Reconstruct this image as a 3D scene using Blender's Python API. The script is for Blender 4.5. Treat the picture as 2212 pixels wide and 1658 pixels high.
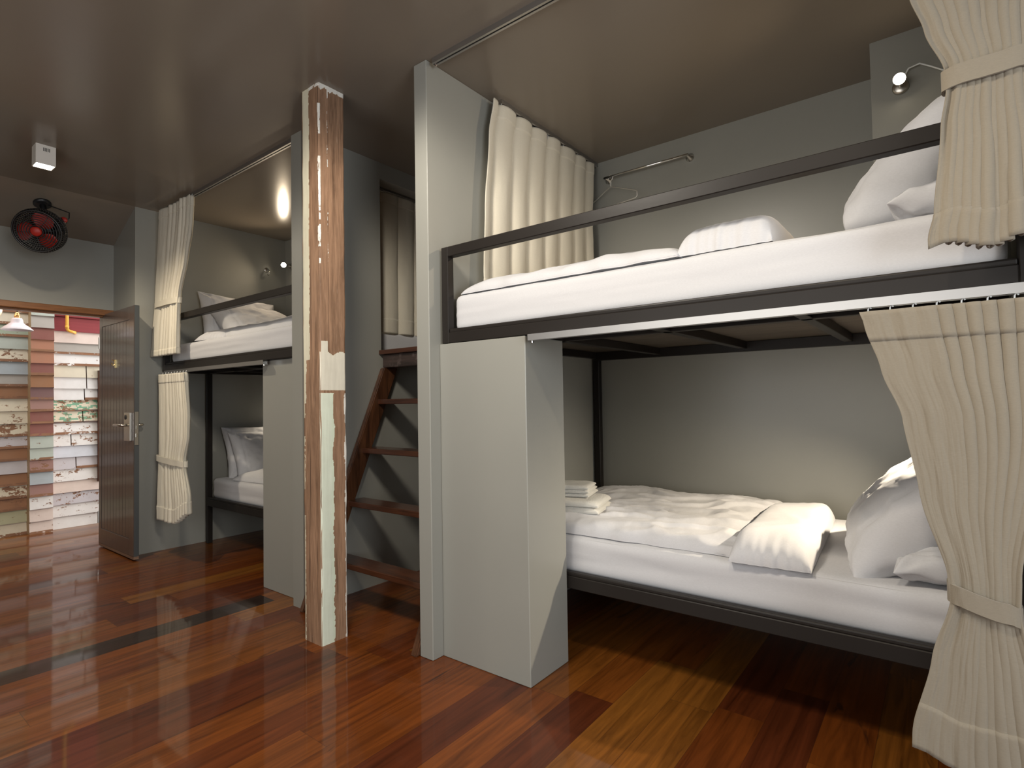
import bpy, bmesh, math, random
import numpy as np
from mathutils import Vector, Matrix, noise

for _o in list(bpy.data.objects):
    bpy.data.objects.remove(_o)
SC = bpy.context.scene
COL = SC.collection
R = math.radians
random.seed(7)

# ------------------------------------------------------------------ camera
CAM_Z = 1.2
YAW, PITCH, ROLL, FPX = 37.7348, 1.6224, -0.9461, 1200.04
ya, pi_, ro = R(YAW), R(PITCH), R(ROLL)
fw = Vector((-math.sin(ya) * math.cos(pi_), math.cos(ya) * math.cos(pi_), math.sin(pi_)))
rt = Vector((math.cos(ya), math.sin(ya), 0))
up = rt.cross(fw)
r2 = math.cos(ro) * rt + math.sin(ro) * up
u2 = -math.sin(ro) * rt + math.cos(ro) * up
cam_data = bpy.data.cameras.new('camera')
cam = bpy.data.objects.new('camera', cam_data)
COL.objects.link(cam)
cam.matrix_world = Matrix(((r2.x, u2.x, -fw.x, 0), (r2.y, u2.y, -fw.y, 0), (r2.z, u2.z, -fw.z, CAM_Z), (0, 0, 0, 1)))
cam_data.sensor_fit = 'HORIZONTAL'
cam_data.sensor_width = 36
cam_data.lens = FPX / 2212 * 36
cam_data.clip_start = 0.02
SC.camera = cam

# ------------------------------------------------------------------ look
SC.view_settings.view_transform = 'Standard'
SC.view_settings.look = 'None'
SC.view_settings.gamma = 1
SC.view_settings.use_curve_mapping = False
SC.view_settings.exposure = 0.0
SC.cycles.max_bounces = 10
SC.cycles.diffuse_bounces = 6
SC.cycles.sample_clamp_indirect = 6

# ------------------------------------------------------------------ world and daylight
W = bpy.data.worlds.new('world')
SC.world = W
W.use_nodes = True
W.node_tree.nodes['Background'].inputs[0].default_value = (0.80, 0.88, 1.0, 1)
W.node_tree.nodes['Background'].inputs[1].default_value = 0.6


def light(name, kind, loc, energy, color, target=None, **kw):
    d = bpy.data.lights.new(name, kind)
    d.energy = energy
    d.color = color
    for k, v in kw.items():
        setattr(d, k, v)
    o = bpy.data.objects.new(name, d)
    COL.objects.link(o)
    o.location = loc
    if target is not None:
        o.rotation_euler = (Vector(target) - Vector(loc)).to_track_quat('-Z', 'Y').to_euler()
    return o


# daylight through the two windows behind the camera and from the open corridor
light('daylight_window', 'AREA', (-1.2, -1.72, 1.50), 46, (1.0, 0.97, 0.92), (-1.2, 3, 1.40), shape='RECTANGLE', size=3.0, size_y=1.8)
light('daylight_end_window', 'AREA', (2.24, 0.2, 1.5), 80, (0.92, 0.96, 1.0), (-2, 0.9, 1.3), shape='RECTANGLE', size=1.7, size_y=1.5)
light('daylight_corridor', 'AREA', (-6.36, 3.40, 1.45), 52, (1.0, 0.97, 0.95), (-6.60, 1.0, 1.2), shape='RECTANGLE', size=1.1, size_y=2.4)
light('corridor_roof_fill', 'AREA', (-6.36, 0.9, 2.70), 24, (1.0, 0.97, 0.95), shape='RECTANGLE', size=0.8, size_y=3.2)  # added fill below the closed corridor ceiling, no opening above it
WARM = (1.0, 0.80, 0.56)
WARM2 = (1.0, 0.86, 0.66)

# ------------------------------------------------------------------ planes of the room (metres)
ZC = 2.826                     # ceiling
YP = 1.82                      # room-side ends of the partitions
YB = 3.389                     # back wall
XN1, XN2 = -1.981, -1.895      # near partition
XF1, XF2 = -3.085, -2.976      # far partition
XH = -5.165                    # head wall of the far bay
XR = 0.24                      # head wall of the near bay
XD = -5.66                     # door wall
YREC = 1.685                   # side wall of the door recess


# ------------------------------------------------------------------ node helpers
class NT:
    def __init__(s, name):
        s.m = bpy.data.materials.new(name)
        s.m.use_nodes = True
        s.t = s.m.node_tree
        s.b = s.t.nodes['Principled BSDF']

    def n(s, kind, **kw):
        x = s.t.nodes.new(kind)
        for k, v in kw.items():
            if k.startswith('i_'):
                key = k[2:]
                key = int(key) if key.isdigit() else key.replace('_', ' ')
                x.inputs[key].default_value = v
            else:
                setattr(x, k, v)
        return x

    def l(s, a, b):
        s.t.links.new(a, b)

    def math(s, op, a, b=None, clamp=False):
        x = s.n('ShaderNodeMath', operation=op, use_clamp=clamp)
        for i, v in enumerate((a, b)):
            if v is None:
                continue
            if isinstance(v, (int, float)):
                x.inputs[i].default_value = v
            else:
                s.l(v, x.inputs[i])
        return x.outputs[0]

    def ramp(s, fac, stops, interp='LINEAR'):
        x = s.n('ShaderNodeValToRGB')
        x.color_ramp.interpolation = interp
        e = x.color_ramp.elements
        while len(e) < len(stops):
            e.new(0.5)
        for k, (p, c) in zip(e, stops):
            k.position = p
            k.color = (*c, 1) if len(c) == 3 else c
        s.l(fac, x.inputs[0])
        return x.outputs[0]

    def mix(s, fac, a, b, blend='MIX'):
        x = s.n('ShaderNodeMix', data_type='RGBA', blend_type=blend)
        for i, v in ((0, fac), (6, a), (7, b)):
            if isinstance(v, (int, float)):
                x.inputs[i].default_value = v
            elif isinstance(v, tuple):
                x.inputs[i].default_value = (*v, 1) if len(v) == 3 else v
            else:
                s.l(v, x.inputs[i])
        return x.outputs[2]

    def coords(s, scale=(1, 1, 1), kind='Object', rot=(0, 0, 0)):
        tc = s.n('ShaderNodeTexCoord')
        mp = s.n('ShaderNodeMapping')
        mp.inputs['Scale'].default_value = scale
        mp.inputs['Rotation'].default_value = rot
        s.l(tc.outputs[kind], mp.inputs['Vector'])
        return mp.outputs[0]

    def noise(s, vec, scale, detail=4, rough=0.55, dist=0.0):
        x = s.n('ShaderNodeTexNoise')
        x.inputs['Scale'].default_value = scale
        x.inputs['Detail'].default_value = detail
        x.inputs['Roughness'].default_value = rough
        x.inputs['Distortion'].default_value = dist
        if vec is not None:
            s.l(vec, x.inputs['Vector'])
        return x.outputs['Fac']

    def bump(s, h, strength, dist=0.01):
        x = s.n('ShaderNodeBump')
        x.inputs['Strength'].default_value = strength
        x.inputs['Distance'].default_value = dist
        s.l(h, x.inputs['Height'])
        s.l(x.outputs[0], s.b.inputs['Normal'])

    def base(s, c):
        if isinstance(c, tuple):
            s.b.inputs['Base Color'].default_value = (*c, 1)
        else:
            s.l(c, s.b.inputs['Base Color'])

    def set(s, **kw):
        for k, v in kw.items():
            key = k.replace('_', ' ')
            if isinstance(v, (int, float, tuple)):
                s.b.inputs[key].default_value = v
            else:
                s.l(v, s.b.inputs[key])


def paint(name, c, rough=0.4, var=0.06, spec=0.5, bump=0.04):
    m = NT(name)
    v = m.coords()
    f = m.noise(v, 1.7, 3)
    m.base(m.mix(f, tuple(x * (1 - var) for x in c), tuple(x * (1 + var) for x in c)))
    m.set(Roughness=rough, Specular_IOR_Level=spec)
    m.bump(m.noise(v, 60, 3), bump, 0.004)
    return m.m


def metal(name, c, rough=0.3, metallic=1.0):
    m = NT(name)
    m.base(c)
    m.set(Roughness=rough, Metallic=metallic)
    m.bump(m.noise(m.coords((1, 1, 1)), 90, 2), 0.04, 0.002)
    return m.m


def fabric(name, c, weave=700, wrinkle=0.0, bump=0.25, rough=0.9):
    m = NT(name)
    v = m.coords()
    f = m.noise(m.coords((1, 1, 6)), 120, 3)
    m.base(m.mix(f, tuple(x * 0.88 for x in c), tuple(min(1, x * 1.1) for x in c)))
    m.set(Roughness=rough, Specular_IOR_Level=0.2, Sheen_Weight=0.15)
    wv = m.noise(m.coords((1, 1, 3)), weave, 2)
    if wrinkle:
        w2 = m.noise(v, 14, 5, 0.6, 1.2)
        wv = m.math('ADD', m.math('MULTIPLY', wv, 0.15), m.math('MULTIPLY', w2, wrinkle))
    m.bump(wv, bump, 0.006)
    return m.m


def emit(name, c, s):
    m = NT(name)
    m.base((0.9, 0.9, 0.9))
    m.set(Emission_Color=(*c, 1), Emission_Strength=s)
    return m.m


def wood(name, dark, light_, axis='z', scale=1.0, rough=0.4, worn=None, coat=0.0):
    m = NT(name)
    st = {'x': (1.5, 22, 22), 'y': (22, 1.5, 22), 'z': (22, 22, 1.5)}[axis]
    v = m.coords(tuple(k * scale for k in st))
    f = m.noise(v, 1.0, 6, 0.62, 0.8)
    g = m.noise(m.coords(tuple(k * scale * 3 for k in st)), 1.6, 4, 0.6, 0.3)
    fac = m.math('ADD', m.math('MULTIPLY', f, 0.65), m.math('MULTIPLY', g, 0.4))
    c = m.ramp(fac, [(0.32, dark), (0.52, tuple((a + b) / 2 for a, b in zip(dark, light_))), (0.72, light_)])
    if worn:
        w = m.ramp(m.noise(m.coords((5, 5, 5)), 2.2, 6, 0.7), [(0.56, (0, 0, 0)), (0.66, (1, 1, 1))])
        c = m.mix(w, c, worn)
    m.base(c)
    m.set(Roughness=rough, Coat_Weight=coat, Coat_Roughness=0.12)
    m.bump(fac, 0.25, 0.004)
    return m.m


# ------------------------------------------------------------------ materials
M = {}
M['wall'] = paint('grey_wall_paint', (0.275, 0.272, 0.243), 0.36)
M['ceiling'] = paint('dark_ceiling_paint', (0.205, 0.175, 0.140), 0.20, 0.06, 0.3)
M['steel'] = paint('black_painted_steel', (0.018, 0.015, 0.013), 0.40, 0.15, 0.22)
M['linen'] = fabric('linen_shaded', (0.245, 0.212, 0.162), 650)  # near curtains: their shade is put into the linen colour
M['cream'] = fabric('linen_lit', (0.66, 0.61, 0.50), 650)  # the other curtains: same linen, lightened in colour where they are lit
M['sheet'] = fabric('white_cotton', (0.555, 0.55, 0.56), 500, 0.5, 0.22)
M['towel'] = fabric('white_towelling', (0.82, 0.80, 0.74), 240, 0, 0.9)
M['alu'] = metal('aluminium_track', (0.46, 0.45, 0.44), 0.42)
M['chrome'] = metal('chrome', (0.75, 0.74, 0.72), 0.12)
M['wire'] = metal('steel_wire', (0.85, 0.83, 0.80), 0.5)
M['nickel'] = metal('brushed_nickel', (0.52, 0.49, 0.44), 0.3)
M['brass'] = metal('polished_brass', (0.90, 0.72, 0.36), 0.14)
M['ladder'] = wood('dark_ladder_wood', (0.018, 0.007, 0.004), (0.13, 0.052, 0.022), 'z', 1, 0.3, None, 0.35)
M['tread'] = wood('red_brown_tread_wood', (0.026, 0.009, 0.004), (0.10, 0.032, 0.013), 'x', 1, 0.28, None, 0.4)
M['oldbeam'] = wood('sooty_beam_wood', (0.018, 0.013, 0.011), (0.075, 0.05, 0.042), 'x', 1.5, 0.4, (0.12, 0.09, 0.08))
M['trim'] = wood('stained_door_trim', (0.13, 0.045, 0.012), (0.34, 0.14, 0.04), 'y', 1, 0.35)
M['ply'] = wood('dark_plywood', (0.060, 0.046, 0.034), (0.11, 0.09, 0.07), 'x', 0.6, 0.6)
M['door'] = wood('door_dark_varnish', (0.045, 0.032, 0.026), (0.085, 0.064, 0.055), 'z', 0.6, 0.32, None, 0.35)
M['dooredge'] = paint('door_edge_paint', (0.055, 0.060, 0.062), 0.4)
M['doorfoot'] = wood('bare_door_foot', (0.10, 0.055, 0.032), (0.24, 0.14, 0.09), 'x', 1, 0.6)
M['whitemetal'] = paint('white_enamel', (0.72, 0.68, 0.62), 0.35)
M['black'] = paint('black_plastic', (0.012, 0.012, 0.013), 0.35)
M['red'] = paint('red_plastic', (0.40, 0.020, 0.012), 0.45)
M['white'] = paint('white_plastic', (0.75, 0.76, 0.74), 0.4)
M['silver'] = paint('white_lacquered_shade', (0.80, 0.76, 0.80), 0.25)
M['copper'] = metal('warm_brass_socket', (0.85, 0.50, 0.20), 0.25)
M['yellow'] = paint('yellow_pipe_paint', (0.80, 0.42, 0.06), 0.35)
M['redboard'] = wood('red_painted_board', (0.20, 0.028, 0.034), (0.30, 0.05, 0.058), 'y', 0.5, 0.5)
M['bulb'] = emit('halogen_lamp_glass', (1.0, 0.85, 0.62), 60)
M['amber'] = emit('amber_glass', (1.0, 0.33, 0.05), 1.1)
M['plain'] = paint('corridor_plaster', (0.55, 0.52, 0.48), 0.6)


def floor_material():
    m = NT('varnished_hardwood_boards')
    tc = m.n('ShaderNodeTexCoord')
    sp = m.n('ShaderNodeSeparateXYZ')
    m.l(tc.outputs['Object'], sp.inputs[0])
    X, Y = sp.outputs[0], sp.outputs[1]
    Wd = 0.169
    xs = m.math('DIVIDE', m.math('ADD', X, 20 * Wd + 3.427), Wd)
    col = m.math('FLOOR', xs)
    fx = m.math('SUBTRACT', xs, col)
    wn = m.n('ShaderNodeTexWhiteNoise', noise_dimensions='1D')
    m.l(col, wn.inputs['W'])
    ys = m.math('DIVIDE', m.math('ADD', Y, m.math('MULTIPLY', wn.outputs[0], 2.4)), 1.15)
    row = m.math('FLOOR', ys)
    fy = m.math('SUBTRACT', ys, row)
    cb = m.n('ShaderNodeCombineXYZ')
    m.l(col, cb.inputs[0])
    m.l(row, cb.inputs[1])
    w2 = m.n('ShaderNodeTexWhiteNoise', noise_dimensions='3D')
    m.l(cb.outputs[0], w2.inputs['Vector'])
    rnd = w2.outputs['Value']
    base = m.ramp(rnd, [(0.0, (0.070, 0.016, 0.005)), (0.12, (0.095, 0.022, 0.005)), (0.30, (0.125, 0.032, 0.005)), (0.55, (0.140, 0.038, 0.006)),
                        (0.75, (0.150, 0.048, 0.007)), (0.90, (0.185, 0.068, 0.010)), (1.0, (0.120, 0.036, 0.006))])
    # one board by the far bay is nearly black
    blk = m.math('MULTIPLY', m.math('LESS_THAN', m.math('ABSOLUTE', m.math('SUBTRACT', xs, 20.5)), 0.5), m.math('LESS_THAN', m.math('ABSOLUTE', m.math('SUBTRACT', Y, 1.05)), 0.76))
    base = m.mix(blk, base, (0.020, 0.010, 0.007))
    # grain along the boards, different on each board
    cb2 = m.n('ShaderNodeCombineXYZ')
    m.l(m.math('MULTIPLY', X, 26), cb2.inputs[0])
    m.l(m.math('ADD', m.math('MULTIPLY', Y, 1.6), m.math('MULTIPLY', rnd, 40)), cb2.inputs[1])
    m.l(m.math('MULTIPLY', rnd, 17), cb2.inputs[2])
    g = m.noise(cb2.outputs[0], 1.0, 6, 0.62, 0.9)
    gr = m.ramp(g, [(0.28, (0.45, 0.42, 0.40)), (0.50, (0.95, 0.95, 0.95)), (0.75, (1.45, 1.45, 1.40))])
    c = m.mix(1.0, base, gr, 'MULTIPLY')
    # occasional dark heartwood figure
    cb3 = m.n('ShaderNodeCombineXYZ')
    m.l(m.math('MULTIPLY', X, 7), cb3.inputs[0])
    m.l(m.math('ADD', m.math('MULTIPLY', Y, 1.1), m.math('MULTIPLY', rnd, 31)), cb3.inputs[1])
    m.l(m.math('MULTIPLY', rnd, 9), cb3.inputs[2])
    fig = m.ramp(m.noise(cb3.outputs[0], 1.0, 5, 0.6, 1.6), [(0.64, (0, 0, 0)), (0.70, (1, 1, 1))])
    c = m.mix(m.math('MULTIPLY', fig, 0.75), c, (0.022, 0.008, 0.004))
    ex = m.math('MINIMUM', fx, m.math('SUBTRACT', 1.0, fx))
    ey = m.math('MINIMUM', fy, m.math('SUBTRACT', 1.0, fy))
    seam = m.math('MINIMUM', m.math('MULTIPLY', ex, Wd), m.math('MULTIPLY', ey, 1.15))
    sm = m.math('LESS_THAN', seam, 0.0012)
    c = m.mix(m.math('MULTIPLY', sm, 0.55), c, (0.030, 0.010, 0.005))
    m.base(c)
    m.set(Roughness=0.4, Specular_IOR_Level=0.15, Coat_Weight=0.55, Coat_Roughness=0.05)
    wob = m.noise(m.coords((5, 1.2, 1)), 2.0, 3)
    m.bump(m.math('ADD', m.math('MULTIPLY', wob, 1.0), m.math('MULTIPLY', sm, -0.15)), 0.05, 0.02)
    return m.m


M['floor'] = floor_material()


def attr_paint_material(name, rough=0.55, wood_dark=(0.06, 0.03, 0.018), wood_light=(0.24, 0.13, 0.075), axis='z', peel=True):
    """Old wood under paint: colour attribute 'paint' = paint colour, its alpha = how much paint is left."""
    m = NT(name)
    at = m.n('ShaderNodeVertexColor', layer_name='paint')
    st = {'x': (1.5, 22, 22), 'y': (22, 1.5, 22), 'z': (20, 20, 1.3)}[axis]
    v = m.coords(st)
    f = m.noise(v, 1.0, 7, 0.66, 1.0)
    g = m.noise(m.coords(tuple(k * 3 for k in st)), 1.5, 5, 0.65, 0.3)
    fac = m.math('ADD', m.math('MULTIPLY', f, 0.6), m.math('MULTIPLY', g, 0.45))
    mid = tuple((a + b) / 2 for a, b in zip(wood_dark, wood_light))
    wc = m.ramp(fac, [(0.30, wood_dark), (0.52, mid), (0.74, wood_light)])
    wl = m.ramp(m.noise(m.coords((4, 4, 1.5)), 1.5, 5, 0.65, 1.5), [(0.40, (0, 0, 0)), (0.68, (1, 1, 1))])
    wc = m.mix(m.math('MULTIPLY', wl, 0.40), wc, tuple(0.85 * k for k in wood_light))
    if axis == 'z':
        ck = m.ramp(m.noise(m.coords((60, 60, 1.1)), 1.0, 3, 0.5, 0.4), [(0.30, (1, 1, 1)), (0.37, (0, 0, 0))])
        wc = m.mix(m.math('MULTIPLY', ck, 0.75), wc, (0.035, 0.016, 0.009))
        sc = m.ramp(m.noise(m.coords((150, 150, 9), 'Object', (R(28), R(24), 0)), 1.0, 2, 0.5), [(0.66, (0, 0, 0)), (0.74, (1, 1, 1))])
        wc = m.mix(m.math('MULTIPLY', sc, 0.45), wc, (0.50, 0.36, 0.26))
    pn = m.noise(m.coords(tuple(2.2 if k > 5 else 1.1 for k in st)), 9, 6, 0.7)
    pn2 = m.noise(m.coords((1, 1, 1)), 60, 4, 0.7)
    n2 = m.math('ADD', m.math('MULTIPLY', pn, 0.75), m.math('MULTIPLY', pn2, 0.25))
    # keep paint where noise < alpha
    d = m.math('SUBTRACT', at.outputs['Alpha'], n2)
    k = m.math('MULTIPLY', m.math('ADD', d, 0.015), 40, True)
    pc = m.mix(m.noise(m.coords((3, 3, 3)), 3, 5, 0.65), m.mix(0.34, at.outputs['Color'], (0.25, 0.2, 0.15)), at.outputs['Color'])
    m.base(m.mix(k, wc, pc))
    m.set(Roughness=rough, Specular_IOR_Level=0.35)
    m.bump(m.math('ADD', m.math('MULTIPLY', k, 0.5), m.math('MULTIPLY', fac, 0.6)), 0.35, 0.004)
    return m.m


M['post'] = attr_paint_material('salvaged_post_wood', 0.6, (0.055, 0.026, 0.013), (0.43, 0.255, 0.155), 'z')
M['siding'] = attr_paint_material('salvaged_siding', 0.55, (0.10, 0.045, 0.025), (0.34, 0.17, 0.09), 'y')


# ------------------------------------------------------------------ mesh helpers
def mesh_obj(name, bm, mat, parent=None, smooth=False, label=None):
    me = bpy.data.meshes.new(name)
    bm.normal_update()
    bm.to_mesh(me)
    bm.free()
    o = bpy.data.objects.new(name, me)
    COL.objects.link(o)
    for m in (mat if isinstance(mat, (list, tuple)) else [mat]):
        me.materials.append(M[m] if isinstance(m, str) else m)
    if smooth:
        for p in me.polygons:
            p.use_smooth = True
    if parent is not None:
        o.parent = parent
        o.matrix_parent_inverse = parent.matrix_world.inverted()
    if label:
        o['label'] = label
    return o


def tag(o, label, cat, group=None, kind=None):
    o['label'] = label
    o['category'] = cat
    if group:
        o['group'] = group
    if kind:
        o['kind'] = kind
    return o


def thing(name, loc, label, cat, group=None):
    o = bpy.data.objects.new(name, None)
    COL.objects.link(o)
    o.empty_display_size = 0.1
    o.location = loc
    o.matrix_world = Matrix.Translation(Vector(loc))
    return tag(o, label, cat, group)


def struct(name, bm, mat, label=None, parent=None, smooth=False):
    o = mesh_obj(name, bm, mat, parent, smooth)
    if parent is None:
        o['kind'] = 'structure'
    if label:
        o['label'] = label
    return o


def box(bm, x0, x1, y0, y1, z0, z1, bev=0.0, seg=2, mi=0):
    vs = [bm.verts.new(p) for p in ((x0, y0, z0), (x1, y0, z0), (x1, y1, z0), (x0, y1, z0), (x0, y0, z1), (x1, y0, z1), (x1, y1, z1), (x0, y1, z1))]
    fs = [bm.faces.new([vs[i] for i in q]) for q in ((0, 3, 2, 1), (4, 5, 6, 7), (0, 1, 5, 4), (1, 2, 6, 5), (2, 3, 7, 6), (3, 0, 4, 7))]
    for f in fs:
        f.material_index = mi
    if bev > 0:
        es = list({e for f in fs for e in f.edges})
        bmesh.ops.bevel(bm, geom=es, offset=bev, segments=seg, affect='EDGES', profile=0.5)
    return bm


def B(*a, **k):
    return box(bmesh.new(), *a, **k)


def tube(bm, pts, r, n=10, closed=False, cap=True):
    pts = [Vector(p) for p in pts]
    N = len(pts)
    rings = []
    pu = None
    for i, p in enumerate(pts):
        a = pts[i - 1] if (i or closed) else p
        b = pts[(i + 1) % N] if (i < N - 1 or closed) else p
        t = (b - a).normalized()
        if pu is None:
            pu = t.orthogonal().normalized()
        uu = (pu - t * pu.dot(t)).normalized()
        pu = uu
        w = t.cross(uu)
        rr = r[i] if isinstance(r, (list, tuple)) else r
        rings.append([bm.verts.new(p + rr * (math.cos(2 * math.pi * k / n) * uu + math.sin(2 * math.pi * k / n) * w)) for k in range(n)])
    for i in range(N if closed else N - 1):
        A, Bq = rings[i], rings[(i + 1) % N]
        for k in range(n):
            bm.faces.new((A[k], A[(k + 1) % n], Bq[(k + 1) % n], Bq[k]))
    if cap and not closed:
        bm.faces.new(rings[0][::-1])
        bm.faces.new(rings[-1])
    return bm


def T(pts, r, **k):
    return tube(bmesh.new(), pts, r, **k)


def arc_pts(c, r, a0, a1, n, ux, uy):
    c, ux, uy = Vector(c), Vector(ux), Vector(uy)
    return [c + r * (math.cos(R(a0 + (a1 - a0) * i / n)) * ux + math.sin(R(a0 + (a1 - a0) * i / n)) * uy) for i in range(n + 1)]


def lathe(bm, prof, n=32, mat=Matrix.Identity(4)):
    rings = []
    for r, z in prof:
        if r < 1e-6:
            rings.append([bm.verts.new(mat @ Vector((0, 0, z)))])
        else:
            rings.append([bm.verts.new(mat @ Vector((r * math.cos(2 * math.pi * k / n), r * math.sin(2 * math.pi * k / n), z))) for k in range(n)])
    for A, Bq in zip(rings, rings[1:]):
        for k in range(n):
            k2 = (k + 1) % n
            if len(A) == 1 and len(Bq) == 1:
                continue
            if len(A) == 1:
                bm.faces.new((A[0], Bq[k2], Bq[k]))
            elif len(Bq) == 1:
                bm.faces.new((A[k], A[k2], Bq[0]))
            else:
                bm.faces.new((A[k], A[k2], Bq[k2], Bq[k]))
    return bm


def sstep(a, b, x):
    t = min(1, max(0, (x - a) / (b - a)))
    return t * t * (3 - 2 * t)


def interp(tab, x):
    """piecewise smooth interpolation of [(x, y), ...] with x ascending"""
    if x <= tab[0][0]:
        return tab[0][1]
    for (a, fa), (b, fb) in zip(tab, tab[1:]):
        if x <= b:
            t = (x - a) / (b - a)
            t = 0.5 * t + 0.5 * t * t * (3 - 2 * t)
            return fa + (fb - fa) * t
    return tab[-1][1]


def fbm(x, y, z=0.0, oct_=4):
    return noise.fractal(Vector((x, y, z)), 1.0, 2.0, oct_)


def ridge(x, y, z=0.0):
    return 1 - abs(noise.noise(Vector((x, y, z)))) * 2


# ================================================================== ROOM SHELL
bm = bmesh.new()
box(bm, -7.2, 2.3, -1.78, 3.55, -0.08, 0)
struct('floor', bm, 'floor', 'glossy red brown hardwood board floor')

bm = B(XH, 2.3, -1.78, 3.55, ZC, ZC + 0.1)
struct('ceiling', bm, 'ceiling', 'dark brown grey painted ceiling')
# sloping soffit over the door recess
sl = (ZC - 2.596) / (XH - XD)
bm = bmesh.new()
xa = XD - 0.12
za = 2.596 - 0.12 * sl
pr = [(XH, ZC), (xa, za), (xa, za + 0.1), (XH, ZC + 0.1)]
v0 = [bm.verts.new((x, -1.78, z)) for x, z in pr]
v1 = [bm.verts.new((x, YREC, z)) for x, z in pr]
bm.faces.new(v0)
bm.faces.new(v1[::-1])
for i in range(4):
    j = (i + 1) % 4
    bm.faces.new((v0[i], v1[i], v1[j], v0[j]))
bmesh.ops.recalc_face_normals(bm, faces=bm.faces)
struct('ceiling_slope', bm, 'ceiling', 'sloping dark soffit over the doorway')

struct('wall_back', B(XH - 0.1, 2.3, YB, YB + 0.12, 0, ZC), 'wall')
struct('wall_head_left', B(-5.78, XH, YREC, 3.55, 0, ZC), 'wall')
bm = B(XD - 0.12, XD, -1.78, YREC, 2.026, 2.62)
box(bm, XD - 0.12, XD, -1.78, 0.76, 0, 2.03)
struct('wall_door', bm, 'wall')
# far partition with the opening into the far upper bunk
bm = B(XF1, XF2, 1.83, 2.414, 0, ZC)
box(bm, XF1, XF2, 2.414, YB, 0, 1.515)
box(bm, XF1, XF2, 2.414, YB, 2.714, ZC)
struct('wall_partition_left', bm, 'wall')
struct('wall_partition_right', B(XN1, XN2, YP, YB, 0, ZC, bev=0.003, seg=1), 'wall')
struct('wall_head_right', B(XR, XR + 0.1, YP, YB, 0, ZC), 'wall')
struct('wall_pier_right', B(-0.219, XR, 3.041, YB, 1.74, ZC), 'wall')
struct('wall_pier_left', B(XH, -4.71, 2.997, YB, 1.74, ZC), 'wall')
struct('wall_boxing_right', B(XN2, -1.388, 1.888, 2.183, 0, 1.470, bev=0.003, seg=1), 'wall', 'grey boxed in pier under the foot of the right upper bunk')
struct('wall_boxing_left', B(-3.555, XF1, 1.897, 2.19, 0, 1.483, bev=0.003, seg=1), 'wall', 'grey boxed in pier under the foot of the left upper bunk')


def wall_with_hole(bm, axis, p0, p1, a0, a1, z0, z1, h0, h1, hz0, hz1):
    def bx(u0, u1, w0, w1):
        if axis == 'y':
            box(bm, u0, u1, p0, p1, w0, w1)
        else:
            box(bm, p0, p1, u0, u1, w0, w1)
    bx(a0, h0, z0, z1)
    bx(h1, a1, z0, z1)
    bx(h0, h1, z0, hz0)
    bx(h0, h1, hz1, z1)


bm = bmesh.new()
wall_with_hole(bm, 'y', -1.78, -1.66, -5.7, 2.3, 0, ZC, -2.7, 0.3, 0.6, 2.4)
struct('wall_front', bm, 'wall')
bm = bmesh.new()
wall_with_hole(bm, 'x', 2.18, 2.3, -1.78, 3.4, 0, ZC, -0.65, 1.05, 0.75, 2.25)
struct('wall_right', bm, 'wall')
# corridor beyond the doorway
struct('ceiling_corridor', B(-7.2, XD - 0.12, -1.78, 3.55, 2.75, 2.85), 'plain')
bm = B(-7.2, XD - 0.12, -1.9, -1.78, 0, 2.8)
box(bm, -7.2, XD - 0.12, 3.45, 3.55, 2.66, 2.8)
struct('wall_corridor_ends', bm, 'plain')


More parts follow.
